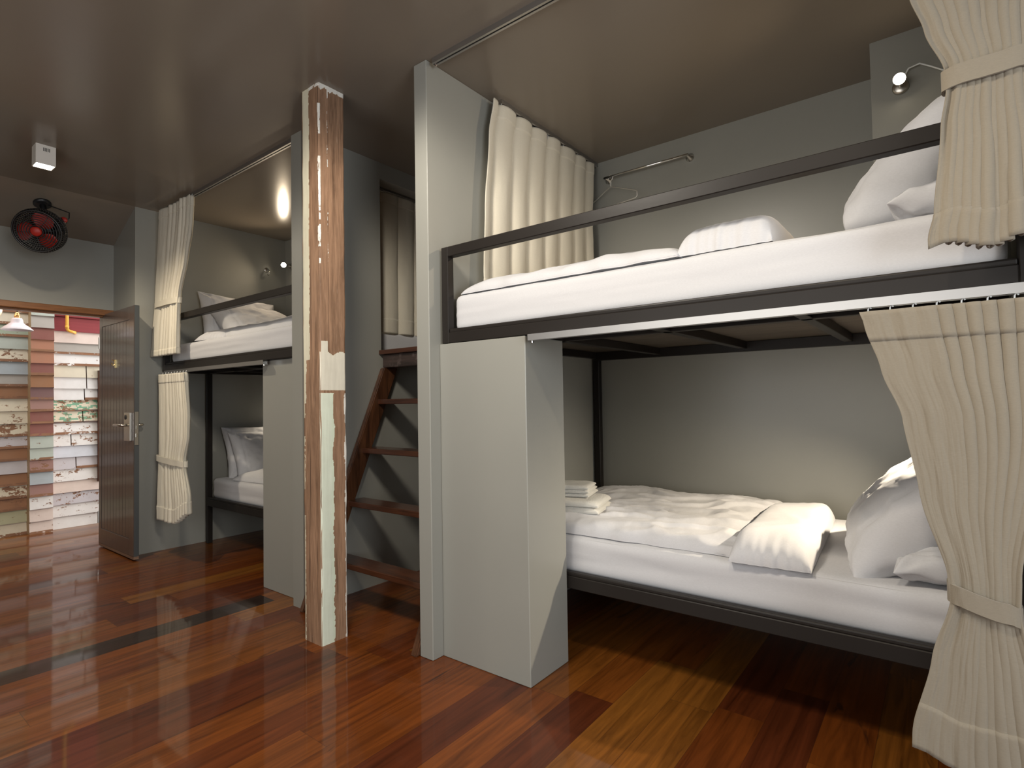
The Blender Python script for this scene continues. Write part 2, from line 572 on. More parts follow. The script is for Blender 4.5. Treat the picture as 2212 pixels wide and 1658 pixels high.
# salvaged siding wall of the corridor
def siding():
    bm = bmesh.new()
    lay = bm.loops.layers.float_color.new('paint')
    cream, white, pinkw = (0.74, 0.68, 0.54), (0.84, 0.83, 0.82), (0.78, 0.66, 0.60)
    green, ggray, bgray = (0.36, 0.44, 0.34), (0.46, 0.52, 0.47), (0.40, 0.46, 0.50)
    gray, lav, pblue = (0.42, 0.40, 0.37), (0.58, 0.56, 0.60), (0.66, 0.70, 0.78)
    terra, brown, maroon, mauve = (0.40, 0.17, 0.10), (0.30, 0.13, 0.055), (0.22, 0.065, 0.055), (0.32, 0.17, 0.15)
    purple, emerald = (0.17, 0.08, 0.085), (0.17, 0.42, 0.28)
    right = [(white, .70), (white, .80), (mauve, .5), (pinkw, .72), (lav, .85), (pblue, .82), (white, .66), (white, .8), (white, .62), (white, .64), (emerald, .47), (white, .56),
             (white, .95), (white, .95), (cream, .80), (white, .74), (gray, .9), (pinkw, .78)]
    right = [(white, .74), (white, .70), (lav, .62), (pinkw, .82), (white, .64), (lav, .85), (pblue, .85), (white, .68), (white, .66), (emerald, .50), (emerald, .48),
             (white, .95), (white, .95), (cream, .85), (white, .78), (gray, .95), (pinkw, .85)]
    midc = [(pinkw, .70), (pinkw, .8), (white, .66), (mauve, .9), (bgray, .9), (mauve, .62), (ggray, .9), (ggray, .8), (maroon, .9), (maroon, .85), (mauve, .9), (purple, .9),
            (brown, .9), (maroon, .95), (terra, .9), (terra, .95), (maroon, .8), (gray, .9), (ggray, .8), (brown, .9)]
    left = [(cream, .72), ((0.46, 0.46, 0.30), .66), (brown, .58), (cream, .52), (brown, .9), (lav, .85), (brown, .9), (lav, .7), (cream, .56), (cream, .66), (cream, .72), (brown, .95),
            (gray, .95), (bgray, .9), (cream, .64), (ggray, .85), (green, .8), (cream, .9), (cream, .9), (cream, .9)]

    def quad(pts, c):
        f = bm.faces.new([bm.verts.new(p) for p in pts])
        for l in f.loops:
            a_ = c[1]
            l[lay] = (*c[0], 0.5 + (a_ - 0.5) * 0.42 if 0.5 < a_ < 0.93 else a_)

    def board(x, y0, y1, z0, z1, c, tilt=0.016, n=12):
        # a lap board leaning out at its foot; its foot edge wanders and may be worn to the wood
        em = c[0] == emerald
        n, mrows = (44, 8) if em else (n, 5)
        worn = wr.random() < 0.45
        for i in range(n):
            a, b = y0 + (y1 - y0) * i / n, y0 + (y1 - y0) * (i + 1) / n
            wa, wb = [0.0016 * noise.noise(Vector((q * 9, z0 * 31, 0))) for q in (a, b)]
            for k in range(mrows):
                t0, t1 = k / mrows, (k + 1) / mrows
                cc = c
                if em:
                    g_ = noise.fractal(Vector((a * 14, (z0 + (z1 - z0) * t0) * 34, 2.0)), 1.0, 2.0, 3)
                    cc = (emerald, .62) if g_ > 0.02 + 0.25 * (z0 > 1.0) * abs(t0 - 0.4) else (cream, .62)
                    if k == 0:
                        cc = ((0.08, 0.05, 0.05), .56)
                elif k == 0 and worn:
                    cc = (c[0], .43)
                xa, xb = x + tilt * (1 - t0), x + tilt * (1 - t1)
                za, zb = z0 + (z1 - z0) * t0, z0 + (z1 - z0) * t1
                quad([(xa, a, za + wa * (k == 0)), (xa, b, za + wb * (k == 0)), (xb, b, zb), (xb, a, zb)], cc)
            quad([(x, a, z0 + wa), (x, b, z0 + wb), (x + tilt, b, z0 + wb), (x + tilt, a, z0 + wa)], ((0.12, 0.06, 0.035), .2))

    wr = random.Random(11)
    rng = random.Random(5)

    def run(x, y0, y1, cols, ztop, h, joints=True):
        z = 0.0
        for i, c in enumerate(cols):
            z1 = min(z + h * (1 + 0.05 * (rng.random() - .5)), ztop)
            if joints and rng.random() < 0.35 and y1 - y0 > 0.3:
                j = y0 + (y1 - y0) * rng.uniform(.3, .7)
                board(x, y0, j - 0.004, z, z1 + 0.004, c)
                board(x, j + 0.004, y1, z, z1 + 0.004, (c[0], c[1] * 0.97))
            else:
                board(x, y0, y1, z, z1 + 0.004, c)
            z = z1
            if z >= ztop:
                break
        return z

    run(-6.945, 1.548, 1.96, right, 1.958, 0.1153)
    run(-6.945, 1.96, 3.45, [right[(i * 5) % 17] for i in range(21)], 2.75, 0.118)
    run(-6.958, -1.78, 1.372, left + [(cream, .8)] * 3, 2.75, 0.117)
    run(-6.858, 1.372, 1.548, midc + [(brown, .8)] * 3, 2.75, 0.1155, False)
    # cheeks of the pilaster
    for yy in (1.372, 1.548):
        z = 0
        while z < 2.7:
            z1 = z + 0.1155
            c = ((0.52, 0.36, 0.20), .75) if yy < 1.5 else ((0.55, 0.40, 0.35), .6)
            quad([(-6.96, yy, z), (-6.842, yy, z), (-6.858, yy, z1), (-6.96, yy, z1)], c)
            z = z1
    quad([(-6.95, 1.548, 1.958), (-6.95, 1.97, 1.958), (-6.95, 1.97, 2.75), (-6.95, 1.548, 2.75)], ((0.3, 0.05, 0.05), 1))
    quad([(-6.99, -1.78, 0), (-6.99, 3.45, 0), (-6.99, 3.45, 2.75), (-6.99, -1.78, 2.75)], ((0.1, .06, .04), 0))
    return bm


struct('wall_corridor', siding(), 'siding', 'corridor wall clad in salvaged painted boards')
bm = B(-6.95, -6.925, 1.552, 1.965, 1.960, 2.10, bev=0.003, seg=1)
box(bm, -6.95, -6.905, 1.552, 1.965, 2.103, 2.40, bev=0.004, seg=1)
struct('trim_red', bm, 'redboard', 'dark red painted boards at the top of the corridor wall')
struct('trim_strip', B(-6.95, -6.912, 1.925, 1.950, 0.43, 1.575, bev=0.002, seg=1), 'tread', 'narrow upright batten on the corridor wall')
# door frame of stained wood
bm = B(XD - 0.13, XD + 0.012, 0.70, 1.685, 1.978, 2.028, bev=0.004, seg=1)
box(bm, XD - 0.10, XD - 0.03, 0.75, 1.66, 1.966, 1.979, bev=0.002, seg=1)
box(bm, XD - 0.13, XD + 0.010, 1.662, 1.684, 0, 1.979)
box(bm, XD - 0.13, XD + 0.010, 0.715, 0.76, 0, 1.979)
struct('trim_door', bm, 'trim', 'orange brown stained door frame')

# ================================================================== DOOR (open into the room)
DX0, DX1, DY0, DY1 = -5.775, -4.975, 1.617, 1.655
door = struct('door_1', B(DX0, DX1, DY0 + 0.004, DY1, 0.032, 1.99, bev=0.002, seg=1), ['dooredge'], 'dark boarded door standing open')
bm = bmesh.new()
# stiles, rails and the tongue and groove boards between them
box(bm, DX0, DX0 + 0.06, DY0, DY0 + 0.006, 0.035, 1.988, bev=0.0015, seg=1)
box(bm, DX1 - 0.10, DX1 - 0.001, DY0, DY0 + 0.006, 0.035, 1.988, bev=0.0015, seg=1)
box(bm, DX0 + 0.06, DX1 - 0.10, DY0, DY0 + 0.006, 1.885, 1.988, bev=0.0015, seg=1)
box(bm, DX0 + 0.06, DX1 - 0.10, DY0, DY0 + 0.006, 0.035, 0.16, bev=0.0015, seg=1)
struct('stile_frame', bm, 'door', None, door)
bm = bmesh.new()
nb = 9
w = (DX1 - 0.105 - DX0 - 0.065) / nb
for i in range(nb):
    a = DX0 + 0.065 + i * w
    box(bm, a + 0.0015, a + w - 0.0015, DY0 + 0.0025, DY0 + 0.008, 0.163, 1.882, bev=0.0025, seg=1)
struct('boards', bm, 'door', None, door)
struct('bottom_edge', B(DX0, DX1, DY0 + 0.001, DY1 - 0.001, 0.012, 0.034), 'doorfoot', None, door)
bm = B(-5.135, -5.010, DY0 - 0.016, DY0 + 0.001, 0.925, 1.150, bev=0.004)
lockp = struct('lock_plate', bm, 'nickel', None, door)
bm = lathe(bmesh.new(), [(0, 0), (0.018, 0), (0.018, 0.004), (0, 0.004)], 20, Matrix.Translation((-5.10, DY0 - 0.016, 1.112)) @ Matrix.Rotation(R(90), 4, 'X'))
struct('sensor', bm, 'black', None, lockp, True)
bm = T([(-5.075, DY0 - 0.012, 1.050), (-5.075, DY0 - 0.050, 1.050), (-5.09, DY0 - 0.058, 1.050), (-5.225, DY0 - 0.058, 1.050)], 0.0095, n=12)
struct('lever_handle', bm, 'nickel', None, lockp, True)
bm = B(DX1 - 0.001, DX1 + 0.003, DY0 + 0.006, DY1 - 0.006, 0.895, 1.155, bev=0.001, seg=1)
mplate = struct('mortise_plate', bm, 'nickel', None, door)
bm = B(DX1, DX1 + 0.012, DY0 + 0.013, DY1 - 0.013, 0.955, 0.985, bev=0.002, seg=1)
box(bm, DX1, DX1 + 0.008, DY0 + 0.015, DY1 - 0.015, 1.02, 1.05, bev=0.002, seg=1)
struct('latch_bolt', bm, 'chrome', None, mplate)
bm = B(-5.135, -5.010, DY1 - 0.001, DY1 + 0.012, 0.925, 1.150, bev=0.004)
bplate = struct('back_plate', bm, 'nickel', None, door)
bm = T([(-5.06, DY1 + 0.01, 1.05), (-5.06, DY1 + 0.05, 1.05), (-5.08, DY1 + 0.058, 1.05), (-5.17, DY1 + 0.058, 1.05)], 0.0095, n=12)
struct('lever_handle', bm, 'nickel', None, bplate, True)
bm = B(-5.397, -5.377, DY0 - 0.005, DY0 + 0.003, 1.515, 1.582, bev=0.002)
tube(bm, [(-5.387, DY0 - 0.004, 1.545), (-5.387, DY0 - 0.014, 1.534), (-5.387, DY0 - 0.023, 1.542), (-5.387, DY0 - 0.024, 1.555)], [0.004, 0.004, 0.004, 0.006], n=10)
tube(bm, [(-5.387, DY0 - 0.004, 1.575), (-5.387, DY0 - 0.013, 1.577), (-5.387, DY0 - 0.020, 1.583)], [0.0035, 0.0035, 0.005], n=10)
struct('coat_hook', bm, 'brass', None, door)
bm = bmesh.new()
for z in (0.25, 1.75):
    tube(bm, [(DX0 - 0.004, DY0 - 0.002, z - 0.05), (DX0 - 0.004, DY0 - 0.002, z + 0.05)], 0.006, n=10)
struct('hinge', bm, 'nickel', None, door)

# ================================================================== SALVAGED POST
PX0, PX1, PY0, PY1 = -2.604, -2.452, 1.606, 1.756


def build_post():
    bm = bmesh.new()
    lay = bm.loops.layers.float_color.new('paint')
    H = ZC
    nz, ns = 560, 40
    cream, mint, white = (0.70, 0.66, 0.50), (0.70, 0.78, 0.62), (0.82, 0.80, 0.74)

    def left_face(s, z):        # s: 0 at the outer left edge, 1 at the front corner
        e = 0.03 * noise.noise(Vector((0, 0, z * 9))) + 0.025 * noise.noise(Vector((0, 3, z * 45)))
        if z > 1.42:
            if s < 0.40 + e:
                return cream, 1.0
        elif z > 1.20:
            if s < 0.17 + 2 * e:
                return cream, 0.75
        elif s < 0.10 + 1.6 * e and noise.noise(Vector((3, 0, z * 5))) > -0.2:
            return cream, 0.6
        if s > 0.93 + e and 1.9 < z < 2.8 and noise.noise(Vector((5, 0, z * 7))) > -0.1:
            return white, 0.56 + 0.2 * noise.noise(Vector((1, s * 9, z * 14)))
        if z < 0.09 and s > .02:
            return (0.55, .52, .45), 0.36
        if z > ZC - 0.02:
            return white, 0.55
        return cream, 0.27

    def right_face(s, z):       # s: 0 at the front corner, 1 at the outer right edge
        e = 0.05 * noise.noise(Vector((9, 0, z * 8))) + 0.03 * noise.noise(Vector((9, 3, z * 45)))
        if 1.262 < z < 1.455 + 0.03 * noise.noise(Vector((s * 3, 4, 0))):
            return (0.74, 0.70, 0.58), 0.93
        if 1.455 <= z < 1.51 and 0.05 < s < 0.3:
            return (0.74, 0.70, 0.58), 0.7
        if z <= 1.25:
            wdt = 0.40 + 0.10 * (z < 0.8) + e
            if s < 0.40 + 0.4 * e:
                return (0.74, 0.80, 0.66), 1.0
            if s < 0.50 + 1.5 * e:
                return mint, 0.72
            if s > 0.93 + e:
                return white, 0.66
        else:
            if abs(s - 0.33 - 0.2 * e) < 0.018 and z > 1.9:
                return white, 0.50 + 0.16 * noise.noise(Vector((2, 0, z * 7)))
            if s < 0.06 and noise.noise(Vector((5, 0, z * 7))) > -0.1 and z > 1.9:
                return white, 0.56 + 0.2 * noise.noise(Vector((1, 7, z * 9)))
        if z > ZC - 0.022 - 0.02 * noise.noise(Vector((s * 6, 1, 0))):
            return white, 0.95
        return cream, 0.30

    def face(p0, p1, fn, flip=False):
        p0, p1 = Vector(p0), Vector(p1)
        nrm = Vector(((p1 - p0).y, -(p1 - p0).x, 0)).normalized()
        g = []
        for i in range(nz + 1):
            z = H * i / nz
            row = []
            for k in range(ns + 1):
                s = k / ns
                p = p0.lerp(p1, s)
                d = 0.0022 * fbm(s * 2 + p0.x * 3, z * 1.4, p0.y * 7)
                ed = min(s, 1 - s)
                d -= 0.006 * max(0, 1 - ed / 0.06) ** 2 * (0.7 + 0.7 * noise.noise(Vector((p0.x, p0.y + (s > .5), z * 11))))
                row.append(bm.verts.new((p.x + nrm.x * d, p.y + nrm.y * d, z)))
            g.append(row)
        for i in range(nz):
            for k in range(ns):
                f = bm.faces.new((g[i][k], g[i][k + 1], g[i + 1][k + 1], g[i + 1][k]))
                f.smooth = True
                for l in f.loops:
                    zz = l.vert.co.z
                    ss = (Vector((l.vert.co.x, l.vert.co.y)) - p0.to_2d()).dot((p1 - p0).to_2d()) / (p1 - p0).length_squared
                    c, a = fn(ss, zz) if fn else (cream, 0.3)
                    l[lay] = (*c, a)

    face((PX0, PY0, 0), (PX1, PY0, 0), left_face)
    face((PX1, PY0, 0), (PX1, PY1, 0), right_face)
    face((PX1, PY1, 0), (PX0, PY1, 0), None)
    face((PX0, PY1, 0), (PX0, PY0, 0), None)
    bmesh.ops.remove_doubles(bm, verts=bm.verts, dist=0.0004)
    return bm


tag(mesh_obj('wooden_post', build_post(), 'post'), 'salvaged square timber post with peeling cream paint standing on the floor', 'post')

# ================================================================== BUNK BED FRAMES


def bunk(name, x0, x1, foot_left, yf, label, dz=0.0):
    """steel bunk fixed between two walls; x0..x1 its length, yf the front of the upper deck"""
    t = thing(name, ((x0 + x1) / 2, 2.6, 0), label, 'bunk bed', 'steel bunk bed frames')
    yb = 3.335
    pw = 0.042
    # guard posts and rail of the upper deck
    for i, xx in enumerate((x0, x1 - pw)):
        mesh_obj('guard_post', B(xx, xx + pw, yf, yf + pw, 1.472 + dz, 1.931, bev=0.0025, seg=1), 'steel', t)
    mesh_obj('guard_rail', B(x0 + pw, x1 - pw, yf, yf + pw, 1.883, 1.931, bev=0.003, seg=1), 'steel', t)
    bm = B(x0 + pw, x1 - pw, yf, yf + pw, 1.472 + dz, 1.522 + dz, bev=0.003, seg=1)
    box(bm, x0 + pw, x1 - pw, yf + 0.005, yf + pw, 1.520 + dz, 1.540 + dz, bev=0.006, seg=3)
    mesh_obj('front_beam', bm, 'steel', t)
    mesh_obj('inner_beam', B(x0, x1, 2.205, 2.245, 1.470, 1.512, bev=0.002, seg=1), 'steel', t)
    mesh_obj('back_beam', B(x0, x1, yb, yb + 0.04, 1.456, 1.512, bev=0.002, seg=1), 'steel', t)
    for xx in (x0 - 0.012 if foot_left else x0, x1 - 0.04):
        mesh_obj('end_beam', B(xx, xx + 0.04, yf + pw, yb, 1.470, 1.512, bev=0.002, seg=1), 'steel', t)
    L = x1 - x0
    for k in (1, 2, 3):
        xx = x0 + L * k / 4 + (-0.06 if foot_left else 0.0)
        mesh_obj('cross_bar', B(xx - 0.02, xx + 0.02, yf + pw, yb, 1.470, 1.512, bev=0.002, seg=1), 'steel', t)
    mesh_obj('deck_board', B(x0 + 0.004, x1 - 0.004, yf + 0.044, yb + 0.03, 1.513, 1.528), 'ply', t)
    # lower deck
    bm = B(x0 + 0.045, x1 - 0.045, 2.195, 2.232, 0.328, 0.385, bev=0.003, seg=1)
    box(bm, x0 + 0.045, x1 - 0.045, 2.199, 2.232, 0.383, 0.402, bev=0.006, seg=3)
    mesh_obj('lower_rail', bm, 'steel', t)
    mesh_obj('lower_back_rail', B(x0 + 0.045, x1 - 0.045, yb, yb + 0.035, 0.33, 0.40, bev=0.002, seg=1), 'steel', t)
    for k in (0.02, 0.33, 0.66, 0.98):
        xx = x0 + 0.05 + (L - 0.14) * k
        mesh_obj('lower_cross_bar', B(xx, xx + 0.04, 2.232, yb, 0.335, 0.372, bev=0.002, seg=1), 'steel', t)
    mesh_obj('lower_deck_board', B(x0 + 0.048, x1 - 0.048, 2.234, yb - 0.002, 0.373, 0.383), 'ply', t)
    for xx in (x0, x1 - 0.042):
        for yy in (2.205, yb - 0.002):
            mesh_obj('leg', B(xx, xx + 0.042, yy, yy + 0.042, 0, 1.471 if yy < 3 else 1.457, bev=0.003, seg=1), 'steel', t)
    return t


bunk('bunk_bed_frame', -1.878, 0.205, True, 1.888, 'black steel bunk bed frame in the right bay with guard rail and exposed cross bars')
bunk('bunk_bed_frame', -5.105, -3.10, False, 1.865, 'black steel bunk bed frame in the left bay behind the wooden post', 0.012)


# ================================================================== BEDDING
def mattress(name, x0, x1, y0, y1, z0, z1, label, seed):
    bm = bmesh.new()
    nx, ny, nz = 64, 30, 9
    r = 0.035

    def surf(u, v, w):
        # rounded box, u v w in 0..1
        p = Vector((x0 + (x1 - x0) * u, y0 + (y1 - y0) * v, z0 + (z1 - z0) * w))
        c = Vector((min(max(p.x, x0 + r), x1 - r), min(max(p.y, y0 + r), y1 - r), min(max(p.z, z0 + r), z1 - r)))
        d = p - c
        if d.length > 1e-9:
            p = c + d.normalized() * r
        side = 1 if v < 0.01 else 0
        p.y += side * 0.006 * fbm(p.x * 1.2 + seed, p.z * 16, seed) * math.sin(math.pi * w)
        p.z += (w > 0.99) * 0.004 * fbm(p.x * 3 + seed, p.y * 3, seed)
        return p

    def grid(f, a, b):
        g = [[bm.verts.new(f(i / a, j / b)) for j in range(b + 1)] for i in range(a + 1)]
        for i in range(a):
            for j in range(b):
                bm.faces.new((g[i][j], g[i + 1][j], g[i + 1][j + 1], g[i][j + 1]))

    def ease(t, n):     # denser near the edges
        return t + 0.0 * n

    def dens(t):
        return 0.5 - 0.5 * math.cos(math.pi * t) * (0.55 + 0.45 * abs(math.cos(math.pi * t)))

    grid(lambda a, b: surf(dens(a), dens(b), 1), nx, ny)
    grid(lambda a, b: surf(dens(a), dens(1 - b), 0), nx, ny)
    grid(lambda a, b: surf(dens(a), 0, dens(b)), nx, nz * 2)
    grid(lambda a, b: surf(dens(1 - a), 1, dens(b)), nx, nz * 2)
    grid(lambda a, b: surf(0, dens(1 - a), dens(b)), ny, nz * 2)
    grid(lambda a, b: surf(1, dens(a), dens(b)), ny, nz * 2)
    bmesh.ops.remove_doubles(bm, verts=bm.verts, dist=0.0005)
    bmesh.ops.recalc_face_normals(bm, faces=bm.faces)
    return tag(mesh_obj(name, bm, 'sheet', None, True), label, 'mattress', 'white mattresses on the bunks')


def puff(name, cx, cy, lx, ly, t, seed, zbase, wr=0.010, edge=6.0, nx=110, ny=90, rot=0.0, dirn=(1, 0.3), mat='sheet', parent=None, sag=None, scale=6.0, rx=0.42):
    """a soft folded quilt: closed mesh, rounded rim, wrinkled top"""
    bm = bmesh.new()
    ca, sa = math.cos(rot), math.sin(rot)
    d = Vector((dirn[0], dirn[1], 0)).normalized()

    def pt(u, v, top):
        a, b = 2 * u - 1, 2 * v - 1
        rim = max(0.0, (1 - abs(a) ** edge)) ** rx * max(0.0, (1 - abs(b) ** edge)) ** rx
        x = a * lx / 2 * (1 + 0.012 * noise.noise(Vector((b * 4, seed, 0))) * (abs(a) > .7))
        y = b * ly / 2 * (1 + 0.016 * noise.noise(Vector((a * 6, seed, 5))) * (abs(b) > .7))
        s_, q = x * d.x + y * d.y, -x * d.y + y * d.x
        w1 = ridge(s_ * scale * 0.35 + seed, q * scale + 0.9 * noise.noise(Vector((s_ * 3, q * 3, seed))), seed)
        w2 = fbm(x * 9 + seed, y * 9, seed * 1.3)
        w3 = fbm(x * 2.2 + seed, y * 2.2, seed * 2.1)
        h = t * rim * (0.86 + 0.14 * w3) + (wr * max(0, w1 - 0.45) * 1.6 + wr * 0.35 * w2) * rim
        z = zbase + (h if top else 0.006 * (1 - rim))
        if sag:
            z += sag(x, y)
        return Vector((cx + ca * x - sa * y, cy + sa * x + ca * y, z))

    def dens(k):
        return 0.5 - 0.5 * math.cos(math.pi * k) * (0.6 + 0.4 * abs(math.cos(math.pi * k)))

    for top in (True, False):
        n1, n2 = (nx, ny) if top else (nx, ny)
        g = [[bm.verts.new(pt(dens(i / n1), dens(j / n2), top)) for j in range(n2 + 1)] for i in range(n1 + 1)]
        for i in range(n1):
            for j in range(n2):
                q = (g[i][j], g[i + 1][j], g[i + 1][j + 1], g[i][j + 1])
                bm.faces.new(q if top else q[::-1])
    bmesh.ops.remove_doubles(bm, verts=bm.verts, dist=0.0006)
    return mesh_obj(name, bm, mat, parent, True)


def pillow(name, L, Wd, Tk, mat4, label, seed, hem=0.80, group='white pillows'):
    """L along local x, Wd along local y, thickness along local z; hem: where the case's border seam runs"""
    bm = bmesh.new()
    nx, ny = 72, 52

    def dens(k):
        return 0.5 - 0.5 * math.cos(math.pi * k) * (0.6 + 0.4 * abs(math.cos(math.pi * k)))

    def pt(u, v, s):
        a, b = 2 * u - 1, 2 * v - 1
        rim = (max(0, 1 - abs(a) ** 2.7)) ** 0.46 * (max(0, 1 - abs(b) ** 2.7)) ** 0.46
        x = a * L / 2 * (1 - 0.07 * (1 - b * b) * abs(a) ** 3)
        y = b * Wd / 2 * (1 - 0.09 * (1 - a * a) * abs(b) ** 3)
        edge = 1 - rim
        wr = 0.010 * ridge(a * 2.5 + seed, b * 2.0 + seed, seed) + 0.006 * fbm(a * 5 + seed, b * 5, seed)
        # creases running in from the corners
        cr = 0.008 * math.sin(9 * math.atan2(abs(b) - 1.05, abs(a) - 1.05) + seed) * (abs(a) * abs(b)) ** 1.2
        sm = -0.006 * math.exp(-((a - hem) / 0.022) ** 2)
        z = s * (Tk / 2 * rim + (wr + cr) * min(1, rim * 3) + sm * min(1, rim * 4))
        z += 0.014 * noise.noise(Vector((a * 2.3, b * 2.3, seed))) * edge
        return mat4 @ Vector((x, y, z))

    for s in (1, -1):
        g = [[bm.verts.new(pt(dens(i / nx), dens(j / ny), s)) for j in range(ny + 1)] for i in range(nx + 1)]
        for i in range(nx):
            for j in range(ny):
                q = (g[i][j], g[i + 1][j], g[i + 1][j + 1], g[i][j + 1])
                bm.faces.new(q if s > 0 else q[::-1])
    bmesh.ops.remove_doubles(bm, verts=bm.verts, dist=0.0008)
    return tag(mesh_obj(name, bm, 'sheet', None, True), label, 'pillow', group)


def frame(c, xdir, ydir):
    x = Vector(xdir).normalized()
    y = Vector(ydir)
    y = (y - x * y.dot(x)).normalized()
    z = x.cross(y)
    return Matrix(((x.x, y.x, z.x, c[0]), (x.y, y.y, z.y, c[1]), (x.z, y.z, z.z, c[2]), (0, 0, 0, 1)))


# near bay
mattress('mattress', -1.845, 0.150, 1.934, 3.325, 1.530, 1.705, 'white mattress on the upper bunk of the right bay', 1.3)
mattress('mattress', -1.832, 0.150, 2.236, 3.325, 0.385, 0.560, 'white mattress on the lower bunk of the right bay', 4.1)
# far bay
mattress('mattress', -5.050, -3.115, 1.912, 3.325, 1.542, 1.700, 'white mattress on the upper bunk of the left bay', 7.7)
mattress('mattress', -5.050, -3.140, 2.238, 3.325, 0.385, 0.560, 'white mattress on the lower bunk of the left bay', 9.2)

# duvets: the flat part and the turned back end
d = puff('duvet', -1.275, 2.62, 1.07, 1.34, 0.092, 2.0, 1.708, 0.012, 9.0)
tag(d, 'white duvet laid along the right upper bunk with its end folded back', 'duvet')
puff('folded_end', -0.590, 2.565, 0.325, 1.20, 0.160, 5.0, 1.709, 0.004, 7.0, 60, 80, 0, (0.2, 1), parent=d, rx=0.40)
d = puff('duvet', -1.215, 2.80, 1.135, 1.075, 0.082, 3.0, 0.563, 0.020, 9.0, 190, 150, 0.03, (1, 0.35), scale=9.0)
tag(d, 'white rumpled duvet on the right lower bunk with its end folded back', 'duvet')
puff('folded_end', -0.560, 2.725, 0.285, 1.02, 0.125, 8.0, 0.564, 0.0035, 6.0, 70, 90, 0.06, (0.2, 1), parent=d, rx=0.42)

# pillows of the near bay
pillow('pillow', 0.76, 0.57, 0.30, frame((-0.045, 2.56, 1.945), (0, -1, 0.02), (0.66, 0.0, 0.75)), 'plump white pillow leaning at the head of the right upper bunk behind the guard rail', 3.3)
pillow('pillow', 0.48, 0.42, 0.12, frame((0.085, 2.21, 1.772), (0.05, -1, 0), (1, 0.05, 0.08)), 'white pillow lying flat on the right upper bunk under the leaning pillow', 6.1)
pillow('pillow', 0.72, 0.52, 0.27, frame((-0.120, 2.66, 0.735), (0.10, -1, 0.0), (0.68, 0.05, 0.73)), 'plump white pillow in the bright lamp light at the head of the right lower bunk', 1.7)
pillow('pillow', 0.44, 0.42, 0.12, frame((0.050, 2.47, 0.632), (0.05, -1, 0), (1, 0.05, 0.10)), 'white pillow lying flat on the right lower bunk beside the big curtain', 9.4)

# pillows and folded duvets of the far bay
pillow('pillow', 0.70, 0.52, 0.15, frame((-4.985, 2.46, 1.92), (0.03, -1, 0.05), (-0.32, 0.0, 0.95)), 'white pillow propped against the wall at the head of the left upper bunk', 2.2, 0.78)
pillow('pillow', 0.72, 0.54, 0.24, frame((-4.74, 2.52, 1.865), (0.06, -1, 0.0), (-0.78, 0.0, 0.58)), 'white pillow resting on the propped pillow of the left upper bunk', 4.6, 0.8)
d = puff('duvet', -3.93, 2.62, 1.40, 1.22, 0.125, 6.0, 1.703, 0.012, 8.0)
tag(d, 'white duvet heaped along the left upper bunk with a rolled end', 'duvet')
puff('folded_end', -4.53, 2.30, 0.36, 0.70, 0.115, 7.0, 1.704, 0.012, 3.2, 60, 80, 0.15, (0.2, 1), parent=d)
pillow('pillow', 0.66, 0.48, 0.15, frame((-5.02, 2.66, 0.77), (0.03, -1, 0.0), (-0.28, 0.0, 0.95)), 'white pillow propped on edge at the head of the left lower bunk', 5.5, 0.8)
pillow('pillow', 0.66, 0.46, 0.16, frame((-4.87, 2.66, 0.745), (0.03, -1, 0.0), (-0.42, 0.0, 0.9)), 'white pillow leaning in front of the propped one on the left lower bunk', 7.9, 0.8)
d = puff('duvet', -4.35, 2.70, 0.85, 0.80, 0.11, 9.0, 0.563, 0.014, 3.4, 90, 80, 0.1, (1, 0.4))
tag(d, 'white folded duvet on the left lower bunk, half hidden by the grey boxing', 'duvet')

# towels
def towel(name, cx, cy, lx, ly, th, n, seed, z, rot, label):
    """a towel folded into n layers, each with a rounded fold at its front"""
    bm = bmesh.new()
    for k in range(n):
        q = puff(name, cx, cy, lx * (1 - 0.02 * k), ly * (1 - 0.015 * k), th / n * 1.08, seed + k, z + th / n * k, 0.0025, 9.0, 44, 36, rot + 0.02 * (k - 1), mat='towel')
        me = q.data
        bm.from_mesh(me)
        bpy.data.objects.remove(q)
        bpy.data.meshes.remove(me)
    return tag(mesh_obj(name, bm, 'towel', None, True), label, 'towel')


towel('bath_towel', -1.555, 2.47, 0.40, 0.27, 0.060, 2, 11.0, 0.640, 0.25, 'white bath towel folded on the duvet at the foot of the right lower bunk')
towel('hand_towel', -1.60, 2.52, 0.30, 0.22, 0.055, 3, 14.0, 0.702, 0.30, 'smaller white towel on top of the folded bath towel')


